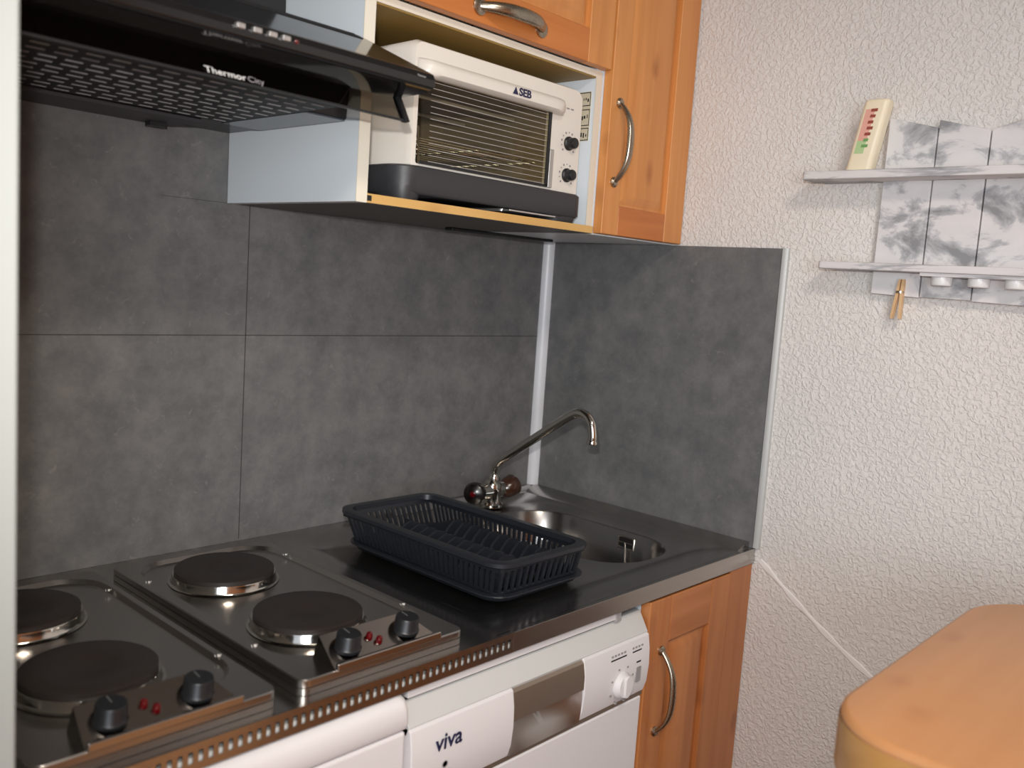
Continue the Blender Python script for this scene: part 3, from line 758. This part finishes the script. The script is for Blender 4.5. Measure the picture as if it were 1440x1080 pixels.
for x0_, n in ((-.474, 5), (-.416, 4)):
    for k in range(n): m.box((x0_+k*.0085, -.6062, -.1015), (x0_+k*.0085+.005, -.604, -.0985))
for a in range(8):
    an = math.radians(20+a*45); m.box((-.443+.031*math.cos(an)-.0018, -.6092, -.155+.031*math.sin(an)-.0014), (-.443+.031*math.cos(an)+.0018, -.605, -.155+.031*math.sin(an)+.0014))
m = MB(); m.loops([[V((p.x, y, p.y)) for p in rrect(a, b2, c, e, .002, 0)] for a, b2, c, e, y in ((-.404, -.391, -.1615, -.135, -.606), (-.404, -.391, -.1615, -.135, -.6096), (-.4027, -.3923, -.1602, -.1363, -.6096), (-.4027, -.3923, -.1602, -.1363, -.6085))])
obj('button', m, GREYINK, cp, smooth=0)
text('lettering', 'viva', .034, NAVY, dw, (-.8625, -.6085, -.1255), (1, 0, 0), (0, -.05, 1), .0004, sx=.95, bold=.0003)
m = MB().box((-.850, -.6095, -.172), (-.832, -.600, -.158)); obj('power_button', m, TAUPE, dw, bevel=.001)
m = MB().lathe((-.843, -.6085, -.148), [(.005, 0), (.005, .0008), (.004, .0008), (.004, 0)], (0, -1, 0), 16); obj('print', m, GREYINK, dw)
obj('seam_strip', MB().box((DX0, -.598, -.197), (DX1, -.575, -.1895)), TAUPE, dw)
obj('door', MB().box((DX0, -.600, -.80), (DX1-.004, -.57, -.198)), APPL, dw, bevel=.003)
obj('kickplate', MB().box((DX0, -.56, FL), (DX1, -.55, -.80)), APPL2, dw)

fr = thing('refrigerator', 'white under-counter fridge left of the dishwasher, mostly out of view', 'fridge', (-1.15, -.3, FL))
FX0, FX1 = -1.402, -.9085
obj('casing', MB().box((FX0, -.56, FL+.02), (FX1, -.03, -.045)), APPL, fr, bevel=.003)
m = MB().loops([rrect(FX0, FX1, -.603, -.40, .004, -.078), rrect(FX0, FX1, -.607, -.40, .006, -.070), rrect(FX0, FX1, -.607, -.40, .010, -.050), rrect(FX0, FX1-.001, -.603, -.40, .012, -.040), rrect(FX0, FX1-.004, -.595, -.40, .012, -.0345)])
lab(obj('lid', m, APPL, fr, smooth=60), 'rounded white top edge of the fridge')
obj('door', MB().box((FX0, -.602, -.86), (FX1, -.565, -.082)), APPL, fr, bevel=.006, seg=3)

# ------------------------------------------------------------------ wall rack
wr = thing('wall_rack', 'whitewashed wooden wall rack with two narrow shelves on the plaster', 'shelf', (-.02, -.9, .515))
PK = [(-.7795, -.8625, .8275, .8055, .5203, .517), (-.8645, -.9465, .818, .797, .5185, .5175), (-.9485, -1.0335, .797, .823, .516, .514), (-1.0355, -1.12, .826, .80, .514, .512)]
for ya, yb, za, zb, ba, bb in PK:
    m = MB().loops([[V((x, ya, ba)), V((x, yb, bb)), V((x, yb, zb)), V((x, ya, za))] for x in (-.001, -.018)])
    obj('plank', m, WASH, wr, bevel=.0015)
def shelf(ya, z0, z1, dep, name='shelf'):
    m = MB(); ye = -1.14
    L = rrect(-dep, -.0185, ye, ya, (.004, .008, .004, .004), 0)
    m.loops([[V((p.x, p.y, z0)) for p in L], [V((p.x, p.y, z1)) for p in L]])
    return obj(name, m, WASHD, wr, bevel=.002)
shelf(-.6515, .7168, .7318, .072)
shelf(-.695, .5595, .5725, .064)
# shelf ends reach past the planks; small blocks tie them to the wall
obj('back_strip', MB().box((-.019, -.78, .717), (-.001, -.668, .7315)), WASHD, wr)
obj('back_strip', MB().box((-.019, -.78, .560), (-.001, -.712, .5722)), WASHD, wr)
lab(obj('jar_board', MB().box((-.058, -1.14, .5535), (-.0185, -.874, .5595)), WASHD, wr, bevel=.001), 'thin board under the lower shelf holding the pots')
for k, (y, w) in enumerate(((-.9045, 'nearest the clothespin'), (-.9625, 'middle of the three'), (-1.018, 'rightmost of the three'))):
    m = MB().lathe((-.038, y, .5535), [(.0168, 0), (.0168, -.0105), (.016, -.0135), (.014, -.0145), (.001, -.0145)], seg=26)
    tag(obj('spice_pot', m, plain('pot_white', (226, 226, 226), .25), origin=(-.038, y, .5535)), 'small white pot hanging under the lower wall shelf, '+w, 'pot', 'white pots under the wall shelf')
# cream container leaning slightly on the upper shelf
bt = thing('plastic_container', 'cream upright plastic container with pink and green strip on the upper wall shelf', 'container', (-.044, -.742, .7318))
def sec_at(u):
    cy = -.7470-.0225*u; w = .0228-.001*u; d = .0155
    return [V((p.x, p.y, .732+.121*u)) for p in rrect(-.044-d, -.044+d, cy-w, cy+w, .009, 0)]
def sec_s(u, s):
    P = sec_at(u); c = sum(P, V((0, 0, 0)))/len(P); return [c+(p-c)*s for p in P]
obj('container_body', MB().loops([sec_s(0, .95), sec_s(.02, 1), sec_at(.5), sec_s(.955, 1), sec_s(.985, .95), sec_s(1, .85)]), TUBEM, bt, smooth=50)
def strip(name, u0, u1, y0, y1, mat, th=.0006, par=bt):
    m = MB(); L = []
    for u in (u0, u1):
        cy = -.7470-.0225*u; z = .732+.121*u
        L.append([V((-.0595, cy+y0, z)), V((-.0595, cy+y1, z)), V((-.0595-th, cy+y1, z)), V((-.0595-th, cy+y0, z))])
    return obj(name, m.loops(L), mat, par)
s1 = strip('pink_strip', .42, .86, .013, -.003, PALEINK); s2 = strip('green_strip', .24, .42, .013, -.003, GREENINK)
for k in range(7):
    u = .845-k*.083
    strip('mark', u-.022, u+.018, .0035-.001*(k % 2), -.0075+.001*(k % 3), REDINK if k < 5 else DGREENINK, .0012, s1 if k < 5 else s2)
# clothespin
cp_ = thing('clothespin', 'small wooden clothespin clipped below the lower wall shelf', 'clothespin', (-.0235, -.832, .479))
for sgn in (-1, 1):
    m = MB(); L = []
    for z, o, th in ((.5475, .0012, .0032), (.538, .0010, .0045), (.520, .0012, .005), (.505, .0028, .0045), (.4785, .0052, .0036)):
        cy = -.8325+sgn*(o+th/2)+(z-.513)*-.06
        L.append([V((-.0178, cy-th/2, z)), V((-.0275, cy-th/2, z)), V((-.0275, cy+th/2, z)), V((-.0178, cy+th/2, z))])
    obj('peg_half', m.loops(L), PEGM, cp_)
m = MB()
for k in range(3): m.tube([V((-.023+.0065*math.cos(a), -.8325+.0075*math.sin(a), .5235+k*.0016)) for a in [2*math.pi*i/14 for i in range(15)]], .0006, 6)
obj('spring', m, CHROME, cp_)

# ------------------------------------------------------------------ table in the foreground
tb = thing('table', 'orange-brown wooden bar table with rounded corners in the right foreground', 'table', (-.53, -1.55, FL))
Tz = .10
def top(i, z): return rrect(-.818+i, -.215-i, -2.25+i, -1.086-i, (.13-i, .085-i, .06-i, .06-i), z, 12)
m = MB().loops([top(.010, Tz-.0685), top(.0, Tz-.0625), top(0, Tz-.007)], True, False)
m.loops([top(0, Tz-.007), top(.002, Tz-.002), top(.007, Tz)], False, True)
obj('tabletop', m, BEECH, tb, smooth=50)
m = MB().loops([top(-.0008, Tz-.060), top(-.0012, Tz-.058), top(-.0012, Tz-.012), top(-.0008, Tz-.010)], False, False)
lab(obj('edge_band', m, BEECH_EDGE, tb, smooth=50), 'yellower wooden edge band')
m = MB().loops([rrect(-.795, -.235, -2.23, -1.108, .05, FL+.001, 8), rrect(-.795, -.235, -2.23, -1.108, .05, Tz-.0685, 8)])
obj('panel_base', m, BEECH, tb)

# ------------------------------------------------------------------ lighting
def light(name, kind, loc, power, color, **k):
    l = bpy.data.lights.new(name, kind); l.energy = power; l.color = color
    for a, b2 in k.items(): setattr(l, a, b2)
    o = bpy.data.objects.new(name, l); COL.objects.link(o); o.location = loc; return o
fl = light('camera_flash', 'SPOT', V((CX, CY, CZ))+Ru*.115+Rr*-.026, 43, (1, .975, .945), shadow_soft_size=.014, spot_size=math.radians(84), spot_blend=1.0)
fl.matrix_world = Matrix.Translation(fl.location) @ co.matrix_world.to_3x3().to_4x4()
cl = light('ceiling_lamp', 'AREA', (-1.5, -1.9, CEIL-.02), 26, (1, .88, .77), shape='DISK', size=.5)
wd = light('window_daylight', 'AREA', (-2.7, -3.25, .55), 56, (.78, .90, 1.), shape='RECTANGLE', size=1.6, size_y=1.4)
wd.rotation_euler = (math.radians(90), 0, math.radians(-34))
w = bpy.data.worlds.new('world'); SC.world = w; w.use_nodes = True
bg = w.node_tree.nodes['Background']; bg.inputs[0].default_value = (.80, .88, 1., 1); bg.inputs[1].default_value = 1.0
vs_ = SC.view_settings; vs_.view_transform = 'Standard'; vs_.look = 'None'; vs_.gamma = 1; vs_.exposure = 0; vs_.use_curve_mapping = False
